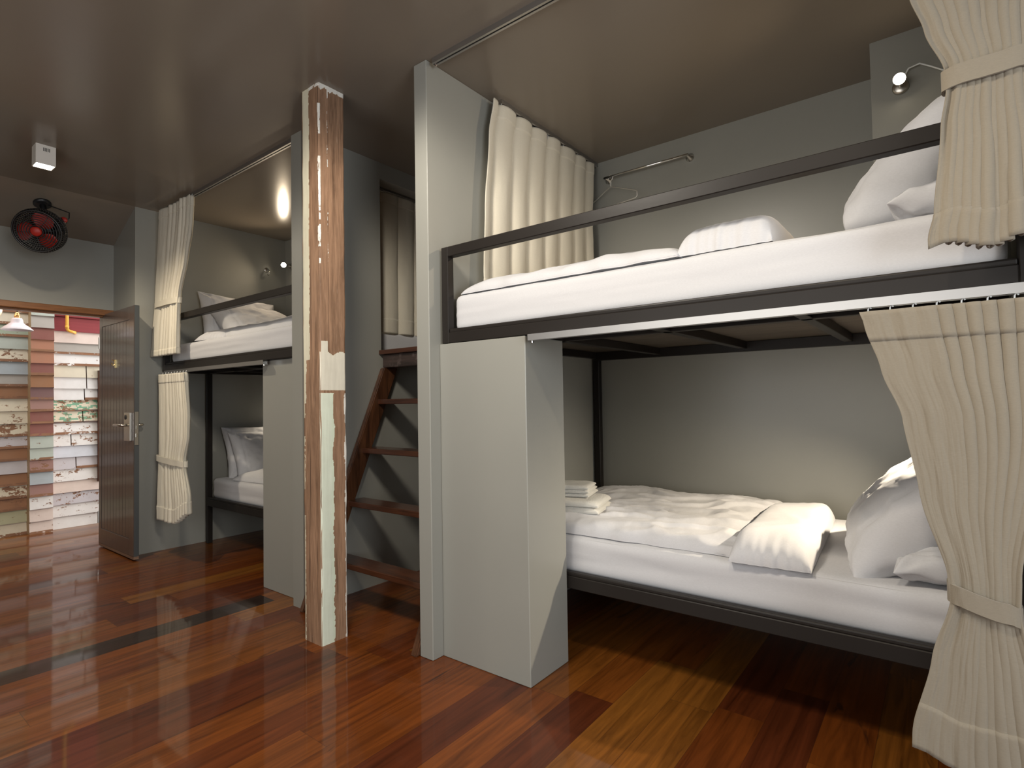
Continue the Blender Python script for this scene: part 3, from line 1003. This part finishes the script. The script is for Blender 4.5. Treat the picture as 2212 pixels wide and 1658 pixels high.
# ================================================================== CURTAINS
def curtain(name, zs, Lt, Rt, Dt, yc, n, label, axis='x', tie=None, hem=0.09, head=0.075, flat=0.0, seed=0.0, sharp=0.62, skew=0.35, nu=220, hooks=True, warp=1.0, bottom=None, tie_tilt=0.0, ytab=None, cloth='linen'):
    """zs = (top, bottom); Lt, Rt, Dt = tables z -> left end, right end, fold depth"""
    t = thing(name, ((interp(Lt[::-1], zs[1]) + interp(Rt[::-1], zs[1])) / 2 if axis == 'x' else yc, yc if axis == 'x' else (Lt[-1][1] + Rt[-1][1]) / 2, zs[1]), label, 'curtain', 'linen bunk curtains')
    Lq, Rq, Dq = sorted(Lt), sorted(Rt), sorted(Dt)
    nzr = 96
    bm = bmesh.new()
    rows = []
    for i in range(nzr + 1):
        z = zs[0] + (zs[1] - zs[0]) * i / nzr
        a, b, dd = interp(Lq, z), interp(Rq, z), interp(Dq, z)
        yy = yc + (interp(sorted(ytab), z) if ytab else 0)
        row = []
        for k in range(nu + 1):
            u = k / nu
            uw = u ** warp
            amp = dd
            tt = max(0.0, (uw - flat) / (1 - flat))
            ph = math.pi + 2 * math.pi * n * tt + 1.5 * noise.noise(Vector((tt * n * 0.6, z * 0.5, seed))) * sstep(0, 0.5 / n, tt)
            f = 2 * abs(math.sin(ph / 2)) ** sharp - 1
            vari = 0.9 + 0.45 * noise.noise(Vector((tt * n * 0.5 + 7, z * 0.5, seed)))
            if 0 < flat and uw <= flat:
                f = 1 - 0.35 * (noise.noise(Vector((uw * 9, z * 1.3, seed + 4))) + 0.3) * math.sin(math.pi * min(1, uw / flat))
            off = amp * f * vari + 0.004 * fbm(u * 9, z * 3, seed)
            along = a + (b - a) * u - skew * amp * math.sin(ph) * (0 if uw <= flat or u < .001 or u > .999 else 1)
            if z < zs[1] + hem or z > zs[0] - head:
                off *= 1.05
            zz = z
            if bottom and i > nzr * 0.5:
                zz += bottom(u) * (i / nzr - 0.5) * 2
            row.append(bm.verts.new((along, yy - off, zz) if axis == 'x' else (yy + off, along, zz)))
        rows.append(row)
    for i in range(nzr):
        for k in range(nu):
            bm.faces.new((rows[i][k], rows[i + 1][k], rows[i + 1][k + 1], rows[i][k + 1]))
    o = mesh_obj('cloth', bm, cloth, t, True)
    md = o.modifiers.new('thickness', 'SOLIDIFY')
    md.thickness = 0.0035
    md.offset = 0
    # stitched hem and heading: slightly proud doubled cloth
    for nm, za, zb in (('hem', zs[1] - 0.0005, zs[1] + hem), ('heading', zs[0] - head, zs[0] + 0.0005)):
        bm = bmesh.new()
        sel = [i for i in range(nzr + 1) if za - 0.006 <= zs[0] + (zs[1] - zs[0]) * i / nzr <= zb + 0.006]
        g = [[bm.verts.new(v.co) for v in o.data.vertices[i * (nu + 1):(i + 1) * (nu + 1)]] for i in sel]
        for i in range(len(g) - 1):
            for k in range(nu):
                bm.faces.new((g[i][k], g[i + 1][k], g[i + 1][k + 1], g[i][k + 1]))
        h = mesh_obj(nm, bm, cloth, t, True)
        m2 = h.modifiers.new('thickness', 'SOLIDIFY')
        m2.thickness = 0.0065
        m2.offset = 0
    if tie:
        zt, wt, a, b, dep = tie
        bm = bmesh.new()
        N = 90
        yy = yc + (interp(sorted(ytab), zt) if ytab else 0)
        ring = []
        for k in range(N):
            th = 2 * math.pi * k / N
            cx_, sx_ = math.cos(th), math.sin(th)
            ex = (a + b) / 2 + (b - a) / 2 * math.copysign(abs(cx_) ** 0.6, cx_)
            ey = yy + dep * math.copysign(abs(sx_) ** 0.75, sx_)
            zo = tie_tilt * (ex - (a + b) / 2) + 0.004 * noise.noise(Vector((th * 2, seed, 1)))
            fl = 0.003 * noise.noise(Vector((th * 3, seed, 2)))
            ring.append([bm.verts.new((ex, ey - fl, zt + zo + wt / 2)), bm.verts.new((ex, ey, zt + zo)), bm.verts.new((ex, ey + fl, zt + zo - wt / 2))])
        for k in range(N):
            A, Bq = ring[k], ring[(k + 1) % N]
            for j in (0, 1):
                bm.faces.new((A[j], Bq[j], Bq[j + 1], A[j + 1]))
        h = mesh_obj('tieback', bm, cloth, t)
        m2 = h.modifiers.new('thickness', 'SOLIDIFY')
        m2.thickness = 0.007
        m2.offset = 1
    if hooks:
        a, b = interp(Lq, zs[0]), interp(Rq, zs[0])
        nh = max(4, n)
        for k in range(nh):
            p = a + 0.02 + (b - a - 0.04) * k / (nh - 1)
            yy = yc + (interp(sorted(ytab), zs[0]) if ytab else 0)
            q = (lambda s_, z_: (s_, yy, z_)) if axis == 'x' else (lambda s_, z_: (yy, s_, z_))
            bm = T([q(p, zs[0] - 0.02), q(p, zs[0] + 0.008), q(p + 0.004, zs[0] + 0.014), q(p + 0.008, zs[0] + 0.009)], 0.0022, n=6)
            mesh_obj('hook', bm, 'white', t, True)
    return t


def track(name, axis, a, b, c, z1, label, h=0.026, w=0.030):
    """curtain rail of folded aluminium, open slot below; a..b along the axis, c across, z1 its top"""
    t = thing(name, ((a + b) / 2, c, z1 - h) if axis == 'x' else (c, (a + b) / 2, z1 - h), label, 'curtain rail', 'aluminium curtain rails')
    bm = bmesh.new()

    def bx(m0, m1, q0, q1, z0, z1_, bev=0):
        if axis == 'x':
            box(bm, m0, m1, q0, q1, z0, z1_, bev, 1)
        else:
            box(bm, q0, q1, m0, m1, z0, z1_, bev, 1)
    bx(a, b, c - w / 2, c + w / 2, z1 - 0.004, z1)
    bx(a, b, c - w / 2, c - w / 2 + 0.003, z1 - h, z1 - 0.004)
    bx(a, b, c + w / 2 - 0.003, c + w / 2, z1 - h, z1 - 0.004)
    bx(a, b, c - w / 2 + 0.003, c - 0.004, z1 - h, z1 - h + 0.003)
    bx(a, b, c + 0.004, c + w / 2 - 0.003, z1 - h, z1 - h + 0.003)
    mesh_obj('profile', bm, 'alu', t)
    for e, s in ((a, 1), (b, -1)):
        bm = bmesh.new()
        bx(e - 0.002 * s, e, c - w / 2, c + w / 2, z1 - h - 0.002, z1)
        bx(e + 0.006 * s, e + 0.016 * s, c - 0.005, c + 0.005, z1 - h - 0.012, z1 - h + 0.004, 0.002)
        mesh_obj('end_stop', bm, 'chrome', t)
    return t


track('curtain_rail', 'x', -1.865, XR, 1.846, ZC, 'long aluminium curtain rail on the ceiling above the right upper bunk')
track('curtain_rail', 'x', -5.10, XF1 - 0.003, 1.860, ZC, 'aluminium curtain rail on the ceiling above the left upper bunk')
track('curtain_rail', 'x', -1.353, XR, 1.874, 1.4705, 'bright aluminium curtain rail under the front beam of the right upper bunk')
track('curtain_rail', 'x', -5.00, -3.452, 1.858, 1.4825, 'aluminium curtain rail under the front beam of the left upper bunk')
track('curtain_rail', 'y', 2.325, YB - 0.003, -1.850, ZC, 'short aluminium curtain rail on the ceiling against the right partition', 0.022)
track('curtain_rail', 'y', 2.42, YB - 0.003, -3.112, 2.728, 'curtain rail inside the opening above the ladder', 0.024)

# near bay, upper bunk: gathered at the head end, hanging in front of the deck
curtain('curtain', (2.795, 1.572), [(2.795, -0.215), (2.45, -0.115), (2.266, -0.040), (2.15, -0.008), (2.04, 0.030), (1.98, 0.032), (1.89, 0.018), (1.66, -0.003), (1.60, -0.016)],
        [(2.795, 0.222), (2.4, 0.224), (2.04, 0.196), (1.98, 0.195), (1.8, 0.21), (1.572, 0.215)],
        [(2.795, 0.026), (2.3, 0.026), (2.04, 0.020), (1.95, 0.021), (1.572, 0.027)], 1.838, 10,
        'shade-toned linen curtain tied back at the head of the right upper bunk', tie=(2.012, 0.052, 0.022, 0.205, 0.034), hem=0.085, flat=0.13, seed=1.0, nu=330, tie_tilt=0.02,
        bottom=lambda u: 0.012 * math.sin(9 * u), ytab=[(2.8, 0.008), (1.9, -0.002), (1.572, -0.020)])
# near bay, lower bunk: big one in front
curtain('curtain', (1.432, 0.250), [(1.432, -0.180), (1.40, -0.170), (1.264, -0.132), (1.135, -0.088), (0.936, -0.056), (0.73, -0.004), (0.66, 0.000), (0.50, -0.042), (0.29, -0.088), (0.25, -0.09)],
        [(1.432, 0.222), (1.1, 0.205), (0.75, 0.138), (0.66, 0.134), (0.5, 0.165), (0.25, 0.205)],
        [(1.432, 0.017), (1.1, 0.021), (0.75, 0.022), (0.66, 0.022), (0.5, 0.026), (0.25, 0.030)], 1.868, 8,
        'big shade-toned linen curtain tied back in front of the right lower bunk', tie=(0.672, 0.048, -0.006, 0.140, 0.040), hem=0.12, head=0.09, flat=0.40, seed=3.0, nu=330, tie_tilt=-0.26,
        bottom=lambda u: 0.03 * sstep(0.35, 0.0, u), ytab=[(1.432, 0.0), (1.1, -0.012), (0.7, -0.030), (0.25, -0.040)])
# near bay, curtain across the foot opening
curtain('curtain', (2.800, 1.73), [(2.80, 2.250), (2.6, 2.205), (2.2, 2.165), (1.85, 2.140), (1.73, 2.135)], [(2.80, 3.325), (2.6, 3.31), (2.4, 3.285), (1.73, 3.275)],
        [(2.80, 0.018), (1.73, 0.026)], -1.850, 7, 'lit-toned linen curtain drawn across the foot of the right upper bunk', 'y', hem=0.09, flat=0.0, seed=5.0, sharp=0.7, nu=200, cloth='cream')
# far bay
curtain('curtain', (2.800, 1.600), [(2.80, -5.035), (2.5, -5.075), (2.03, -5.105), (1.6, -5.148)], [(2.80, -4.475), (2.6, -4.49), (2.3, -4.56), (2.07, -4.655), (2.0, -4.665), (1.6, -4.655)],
        [(2.80, 0.030), (2.05, 0.018), (1.6, 0.022)], 1.835, 9, 'lit-toned linen curtain tied back at the head of the left upper bunk',
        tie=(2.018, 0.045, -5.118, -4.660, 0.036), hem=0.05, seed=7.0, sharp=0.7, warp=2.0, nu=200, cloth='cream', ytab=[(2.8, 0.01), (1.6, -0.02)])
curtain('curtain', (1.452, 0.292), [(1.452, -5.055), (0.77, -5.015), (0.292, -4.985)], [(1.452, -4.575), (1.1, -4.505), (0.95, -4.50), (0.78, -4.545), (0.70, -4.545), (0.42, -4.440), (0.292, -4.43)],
        [(1.452, 0.022), (0.77, 0.018), (0.292, 0.028)], 1.830, 9, 'lit-toned linen curtain tied back in front of the left lower bunk',
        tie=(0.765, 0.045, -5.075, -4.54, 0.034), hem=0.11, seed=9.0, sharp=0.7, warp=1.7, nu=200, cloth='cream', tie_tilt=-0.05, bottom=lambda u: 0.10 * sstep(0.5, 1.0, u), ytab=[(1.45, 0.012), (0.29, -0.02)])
# opening above the ladder
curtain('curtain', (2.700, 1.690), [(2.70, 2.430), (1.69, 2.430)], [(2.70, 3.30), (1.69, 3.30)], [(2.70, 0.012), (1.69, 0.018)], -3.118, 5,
        'lit-toned linen curtain hanging in the wall opening above the ladder', 'y', hem=0.10, seed=11.0, sharp=0.7, nu=160, cloth='cream')

# ================================================================== LADDER AND LANDING
lad = thing('ladder', (-2.48, 1.9, 0), 'dark varnished wooden ladder leaning up to the landing between the bunks', 'ladder')


def stringer(x0, x1):
    bm = bmesh.new()
    zt = 1.428

    def fy(z):
        return 1.795 + 0.425 * z
    dpt = 0.118
    pr = [(fy(0), 0), (fy(0) + dpt, 0), (fy(zt) + dpt, zt), (fy(zt), zt)]
    a = [bm.verts.new((x0, y, z)) for y, z in pr]
    b = [bm.verts.new((x1, y, z)) for y, z in pr]
    fs = [bm.faces.new(a), bm.faces.new(b[::-1])]
    for i in range(4):
        j = (i + 1) % 4
        fs.append(bm.faces.new((a[i], b[i], b[j], a[j])))
    bmesh.ops.recalc_face_normals(bm, faces=bm.faces)
    bmesh.ops.bevel(bm, geom=list(bm.edges), offset=0.006, segments=2, affect='EDGES')
    return bm


mesh_obj('stringer', stringer(XF2 + 0.003, XF2 + 0.045), 'ladder', lad)
mesh_obj('stringer', stringer(XN1 - 0.045, XN1 - 0.003), 'ladder', lad)
for z, yfr in ((1.218, 2.348), (0.908, 2.222), (0.590, 2.112), (0.262, 1.985)):
    mesh_obj('tread', B(XF2 + 0.018, XN1 - 0.014, yfr, yfr + 0.135, z - 0.033, z, bev=0.004), 'tread', lad)
lan = thing('landing', (-2.48, 2.6, 1.42), 'wooden landing shelf on a sooty beam at the top of the ladder', 'landing')
mesh_obj('landing_board', B(XF2 + 0.001, XN1 - 0.001, 2.392, YB - 0.002, 1.516, 1.546, bev=0.004), 'tread', lan)
mesh_obj('beam', B(XF2 + 0.012, XN1 - 0.001, 2.415, 2.50, 1.428, 1.516, bev=0.006), 'oldbeam', lan)

# ================================================================== CLOTHES RAIL, HANGER, SMALL WALL FITTINGS
cr = thing('clothes_rail', (-1.45, YB, 2.68), 'slim chrome clothes rail on the back wall of the right upper bunk', 'clothes rail')
zr, yr = 2.684, YB - 0.055
mesh_obj('bar', T([(-1.765, yr, zr), (-1.185, yr, zr)], 0.008, n=14), 'chrome', cr, True)
for x in (-1.755, -1.195):
    bm = lathe(bmesh.new(), [(0, 0), (0.026, 0), (0.026, 0.004), (0.012, 0.009), (0.009, 0.055), (0, 0.058)], 24, Matrix.Translation((x, YB, zr)) @ Matrix.Rotation(R(90), 4, 'X'))
    mesh_obj('bracket', bm, 'chrome', cr, True)
hg = thing('coat_hanger', (-1.70, yr, 2.5), 'wire coat hanger hanging from the chrome clothes rail', 'coat hanger')
hx = -1.715
c30 = (math.cos(R(12)), math.sin(R(-12)))


def hp(s, z):
    return (hx + s * c30[0], yr + s * c30[1], z)


hk = [Vector(hp(0.018 * math.cos(R(a)), zr - 0.0075 + 0.019 * math.sin(R(a)))) for a in range(200, -91, -15)]
mesh_obj('hook', T(hk + [hp(0.0, zr - 0.055), hp(0.0, zr - 0.068)], 0.0032, n=8), 'wire', hg, True)
mesh_obj('wire_body', T([hp(0, zr - 0.068), hp(0.05, zr - 0.088), hp(0.195, zr - 0.150), hp(0.212, zr - 0.160), hp(0.213, zr - 0.19), hp(0.200, zr - 0.20), hp(0, zr - 0.20), hp(-0.200, zr - 0.20),
                         hp(-0.213, zr - 0.19), hp(-0.212, zr - 0.160), hp(-0.195, zr - 0.150), hp(-0.05, zr - 0.088)], 0.0032, n=8, closed=True), 'wire', hg, True)

hk = thing('wall_hook', (XH, 2.80, 2.48), 'small chrome hook on the wall beside the lit lamp of the left bay', 'hook')
mesh_obj('hook_plate', lathe(bmesh.new(), [(0, 0), (0.024, 0), (0.022, 0.006), (0, 0.008)], 20, Matrix.Translation((XH, 2.80, 2.50)) @ Matrix.Rotation(R(90), 4, 'Y')), 'chrome', hk, True)
mesh_obj('hook_arm', T([(XH + 0.004, 2.80, 2.50), (XH + 0.035, 2.80, 2.495), (XH + 0.05, 2.80, 2.475), (XH + 0.045, 2.80, 2.455), (XH + 0.028, 2.80, 2.448)], [0.005, 0.005, 0.005, 0.005, 0.008], n=10), 'chrome', hk, True)

sw = thing('light_switch', (XH, 2.07, 0.9), 'white light switch plate on the grey wall behind the left lower curtain', 'light switch')
mesh_obj('switch_plate', B(XH, XH + 0.010, 2.010, 2.083, 0.850, 0.945, bev=0.003), 'white', sw)
mesh_obj('rocker', B(XH + 0.009, XH + 0.014, 2.030, 2.062, 0.872, 0.922, bev=0.002), 'white', sw)

# ================================================================== LAMPS
lx0, lx1, ly0, ly1, lz0 = -4.445, -4.352, 0.888, 0.986, 2.705
cl = thing('ceiling_lamp', (-4.40, 0.937, lz0), 'lit white box spotlight with vent slots on the ceiling near the fan', 'ceiling lamp')
bm = bmesh.new()
tk = 0.004
box(bm, lx0, lx1, ly0, ly0 + tk, lz0, ZC)
box(bm, lx0, lx1, ly1 - tk, ly1, lz0, ZC)
box(bm, lx0, lx0 + tk, ly0 + tk, ly1 - tk, lz0, ZC)
box(bm, lx1 - tk, lx1, ly0 + tk, ly1 - tk, lz0, ZC)
box(bm, lx0 + tk, lx1 - tk, ly0 + tk, ly1 - tk, lz0 + 0.045, lz0 + 0.05)
mesh_obj('housing', bm, 'whitemetal', cl)
bm = bmesh.new()
for k in range(5):
    y = ly0 + 0.036 + k * 0.0072
    box(bm, lx1 - 0.0005, lx1 + 0.0006, y, y + 0.0035, ZC - 0.040, ZC - 0.018)
mesh_obj('vent_slots', bm, 'black', cl)
lm = Matrix.Translation(((lx0 + lx1) / 2, (ly0 + ly1) / 2, lz0 + 0.012))
mesh_obj('reflector', lathe(bmesh.new(), [(0.042, -0.006), (0.036, 0.012), (0.018, 0.032), (0.0, 0.034)], 28, lm), 'chrome', cl, True)
mesh_obj('bulb', B(lx0 + 0.006, lx1 - 0.006, ly0 + 0.006, ly1 - 0.006, lz0 + 0.001, lz0 + 0.006, bev=0.002), 'bulb', cl)
light('ceiling_lamp_or_fill', 'SPOT', ((lx0 + lx1) / 2, (ly0 + ly1) / 2, lz0 - 0.012), 78, WARM2, ((lx0 + lx1) / 2, (ly0 + ly1) / 2, 0), spot_size=R(150), spot_blend=0.6, shadow_soft_size=0.03)
light('ceiling_lamp_or_fill', 'SPOT', (-1.42, 0.75, 2.70), 125, (1.0, 0.92, 0.80), (-1.42, 0.75, 0), spot_size=R(174), spot_blend=0.25, shadow_soft_size=0.16)  # added unseen fill that lifts the dark ladder niche, no known fixture
# unseen twin of the box lamp, above the camera and out of the picture
light('ceiling_lamp_or_fill', 'SPOT', (-0.40, 0.90, 2.70), 42, WARM2, (-0.40, 0.90, 0), spot_size=R(130), spot_blend=0.8, shadow_soft_size=0.03)


def bunk_lamp(loc, wall_y, label, watts, aim, beam, cone):
    t = thing('wall_lamp', (loc[0], wall_y, loc[2]), label, 'wall lamp', 'small lit spot lamps in the bunks')
    L = Vector(loc)
    base = lathe(bmesh.new(), [(0, 0), (0.032, 0), (0.032, 0.012), (0.026, 0.018), (0, 0.018)], 24, Matrix.Translation((loc[0], wall_y, loc[2])) @ Matrix.Rotation(R(90), 4, 'X'))
    mesh_obj('wall_plate', base, 'nickel', t, True)
    mesh_obj('arm', T([(loc[0], wall_y - 0.014, loc[2]), (loc[0], wall_y - 0.045, loc[2])], 0.006, n=10), 'nickel', t, True)
    dr = Vector(aim).normalized()
    q = dr.to_track_quat('Z', 'Y').to_matrix().to_4x4()
    mt = Matrix.Translation(L - dr * 0.02) @ q
    head = mesh_obj('lamp_head', lathe(bmesh.new(), [(0, -0.03), (0.012, -0.028), (0.020, -0.01), (0.025, 0.018), (0.023, 0.018), (0.018, -0.005), (0, -0.012)], 24, mt), 'nickel', t, True)
    mesh_obj('bulb', lathe(bmesh.new(), [(0, 0.0), (0.0235, 0.010), (0.023, 0.018), (0.016, 0.028), (0, 0.032)], 24, mt), 'bulb', head, True)
    light('bunk_lamp_light', 'SPOT', L + dr * 0.03, watts, WARM, L + dr * 0.03 + Vector(beam), spot_size=R(cone), spot_blend=1.0, shadow_soft_size=0.02)
    return t


nl = bunk_lamp((-0.107, 2.95, 2.578), 3.041, 'small lit spot lamp on the dark pier above the right upper bunk', 34, (0.05, -0.9, -0.40), (-0.75, -0.58, -0.55), 125)
mesh_obj('cable', T([(-0.105, 3.035, 2.60), (-0.075, 3.02, 2.645), (-0.035, 3.015, 2.650), (0.0, 3.015, 2.625), (0.045, 3.02, 2.592), (0.12, 3.03, 2.585), (0.22, 3.035, 2.60)], 0.0035, n=8), 'white', nl, True)
bunk_lamp((-5.031, 2.90, 2.547), 2.997, 'small lit spot lamp in the corner above the left upper bunk', 18, (0.80, -0.5, -0.25), (0.45, -0.62, -0.25), 150)
# reading lamps of the two lower bunks sit at the head ends, behind curtain and boxing
light('reading_light', 'SPOT', (0.17, 2.82, 1.32), 115, WARM2, (-0.48, 2.72, 0.60), spot_size=R(100), spot_blend=1.0, shadow_soft_size=0.015)
light('reading_light', 'SPOT', (-5.05, 2.92, 1.22), 14, WARM2, (-4.3, 2.6, 0.55), spot_size=R(120), spot_blend=0.8, shadow_soft_size=0.02)

# ================================================================== WALL FAN
fan = thing('wall_fan', (-5.30, 1.14, 2.74), 'black and red fan mounted on the sloping soffit above the doorway', 'fan')
fd = Vector((0.70, -0.40, -0.30)).normalized()
fc = Vector((-5.20, 1.085, 2.495))
fq = Matrix.Translation(fc) @ fd.to_track_quat('Z', 'Y').to_matrix().to_4x4()


def fp(r, a, z):
    r, z = r * 0.9, z * 0.9
    return fq @ Vector((r * math.cos(R(a)), r * math.sin(R(a)), z))


bm = bmesh.new()
for r in (0.045, 0.062, 0.079, 0.096, 0.113, 0.130, 0.147, 0.160):
    z = 0.070 - 0.020 * (r / 0.16) ** 2
    tube(bm, [fp(r, a, z) for a in range(0, 360, 9)], 0.0034 if r < 0.15 else 0.006, n=6, closed=True)
for a in range(0, 360, 45):
    tube(bm, [fp(0.035, a, 0.069), fp(0.10, a + 6, 0.062), fp(0.16, a + 10, 0.050)], 0.0025, n=6)
mesh_obj('front_grille', bm, 'black', fan, True)
bm = bmesh.new()
for a in range(0, 360, 6):
    tube(bm, [fp(0.160, a, 0.050), fp(0.172, a, 0.02), fp(0.172, a, -0.05), fp(0.14, a, -0.075), fp(0.05, a, -0.085)], 0.0042, n=5)
for r, z in ((0.172, 0.0), (0.172, -0.05), (0.14, -0.075)):
    tube(bm, [fp(r, a, z) for a in range(0, 360, 9)], 0.004, n=6, closed=True)
mesh_obj('cage', bm, 'black', fan, True)
mesh_obj('hub', lathe(bmesh.new(), [(0, 0.076), (0.026, 0.074), (0.034, 0.066), (0.034, 0.050), (0, 0.048)], 28, fq), 'red', fan, True)
for k in range(3):
    bm = bmesh.new()
    a0 = 60 + 120 * k
    g = []
    for i in range(9):
        r = 0.030 + 0.115 * i / 8
        wd = 20 + 26 * math.sin(math.pi * (i / 8) ** 0.8) if i else 12
        g.append([bm.verts.new(fp(r, a0 + wd * (2 * j / 6 - 1) + 10 * i / 8, 0.010 + 0.022 * (2 * j / 6 - 1))) for j in range(7)])
    for i in range(8):
        for j in range(6):
            bm.faces.new((g[i][j], g[i][j + 1], g[i + 1][j + 1], g[i + 1][j]))
    o = mesh_obj('blade', bm, 'red', fan, True)
    o.modifiers.new('thickness', 'SOLIDIFY').thickness = 0.003
mesh_obj('motor', lathe(bmesh.new(), [(0, -0.17), (0.035, -0.165), (0.050, -0.14), (0.052, -0.09), (0.04, -0.078), (0, -0.076)], 28, fq), 'black', fan, True)
mp = fq @ Vector((0, 0, -0.13))
top = Vector((-5.34, 1.13, 2.745))
bm = T([mp, mp.lerp(top, 0.4) + Vector((0.015, 0.0, 0.01)), top], [0.020, 0.018, 0.022], n=12)
mesh_obj('mount_arm', bm, 'black', fan, True)
nr = Vector((sl, 0, -1)).normalized()
mesh_obj('mount_plate', lathe(bmesh.new(), [(0, 0), (0.055, 0), (0.055, 0.012), (0.04, 0.022), (0, 0.024)], 28, Matrix.Translation(Vector((-5.34, 1.13, ZC + (-5.34 - XH) * sl))) @ nr.to_track_quat('Z', 'Y').to_matrix().to_4x4()), 'black', fan, True)
kp = Vector((-5.22, 1.235, 2.615))
mesh_obj('knob', lathe(bmesh.new(), [(0, 0), (0.022, 0), (0.022, 0.012), (0.018, 0.018), (0, 0.018)], 24, Matrix.Translation(kp) @ Vector((0.8, -0.5, -0.1)).to_track_quat('Z', 'Y').to_matrix().to_4x4()), 'red', fan, True)
mesh_obj('switch_box', T([mp, kp], [0.04, 0.026], n=14), 'black', fan, True)
mesh_obj('cable', T([kp + Vector((-0.01, 0.01, -0.01)), kp + Vector((0.0, 0.03, 0.02)), kp + Vector((-0.02, 0.035, 0.07)), kp + Vector((-0.07, -0.03, 0.10)), top], 0.0045, n=8), 'black', fan, True)

# ================================================================== CORRIDOR FITTINGS
pl = thing('pendant_lamp', (-6.40, 1.188, 1.885), 'silver bell shaped pendant lamp in the corridor', 'pendant lamp')
pm = Matrix.Translation((-6.40, 1.188, 1.882))
mesh_obj('lamp_shade', lathe(bmesh.new(), [(0.112, 0.0), (0.110, 0.006), (0.085, 0.030), (0.058, 0.050), (0.044, 0.066), (0.040, 0.090), (0.034, 0.104), (0.016, 0.108), (0.014, 0.104), (0.036, 0.088), (0.040, 0.064), (0.054, 0.046), (0.081, 0.026), (0.106, 0.002), (0.112, 0.0)], 40, pm), 'silver', pl, True)
mesh_obj('socket', lathe(bmesh.new(), [(0.0, 0.10), (0.020, 0.104), (0.020, 0.132), (0.016, 0.136), (0.016, 0.146), (0.008, 0.158), (0, 0.160)], 24, pm), 'copper', pl, True)
mesh_obj('cord', T([(-6.40, 1.188, 2.04), (-6.40, 1.188, 2.75)], 0.004, n=8), 'black', pl, True)
gl = thing('globe_pendant', (-6.40, 1.016, 1.97), 'glowing amber globe lamp at the photo edge in the corridor', 'pendant lamp')
gm = Matrix.Translation((-6.40, 1.016, 2.045))
mesh_obj('globe', lathe(bmesh.new(), [(0, -0.075)] + [(0.075 * math.cos(R(a)), 0.075 * math.sin(R(a))) for a in range(-75, 76, 10)] + [(0.012, 0.076), (0, 0.076)], 32, gm), 'amber', gl, True)
mesh_obj('cord', T([(-6.40, 1.016, 2.115), (-6.40, 1.016, 2.75)], 0.004, n=8), 'black', gl, True)

pp = thing('wall_pipe', (-6.89, 1.66, 1.96), 'yellow painted pipe bending into the corridor wall', 'pipe')
pts = [(-6.885, 1.657, 2.74), (-6.885, 1.657, 1.99)] + [Vector((-6.885, 1.657 + 0.034 * (1 - math.cos(R(a))), 1.99 - 0.034 * math.sin(R(a)))) for a in range(15, 91, 15)]
mesh_obj('tube', T(pts + [(-6.893, 1.712, 1.953), (-6.905, 1.725, 1.951), (-6.945, 1.735, 1.950)], 0.0135, n=14), 'yellow', pp, True)
mesh_obj('collar', T([(-6.885, 1.657, 1.985), (-6.885, 1.657, 2.012)], 0.0165, n=14), 'yellow', pp, True)
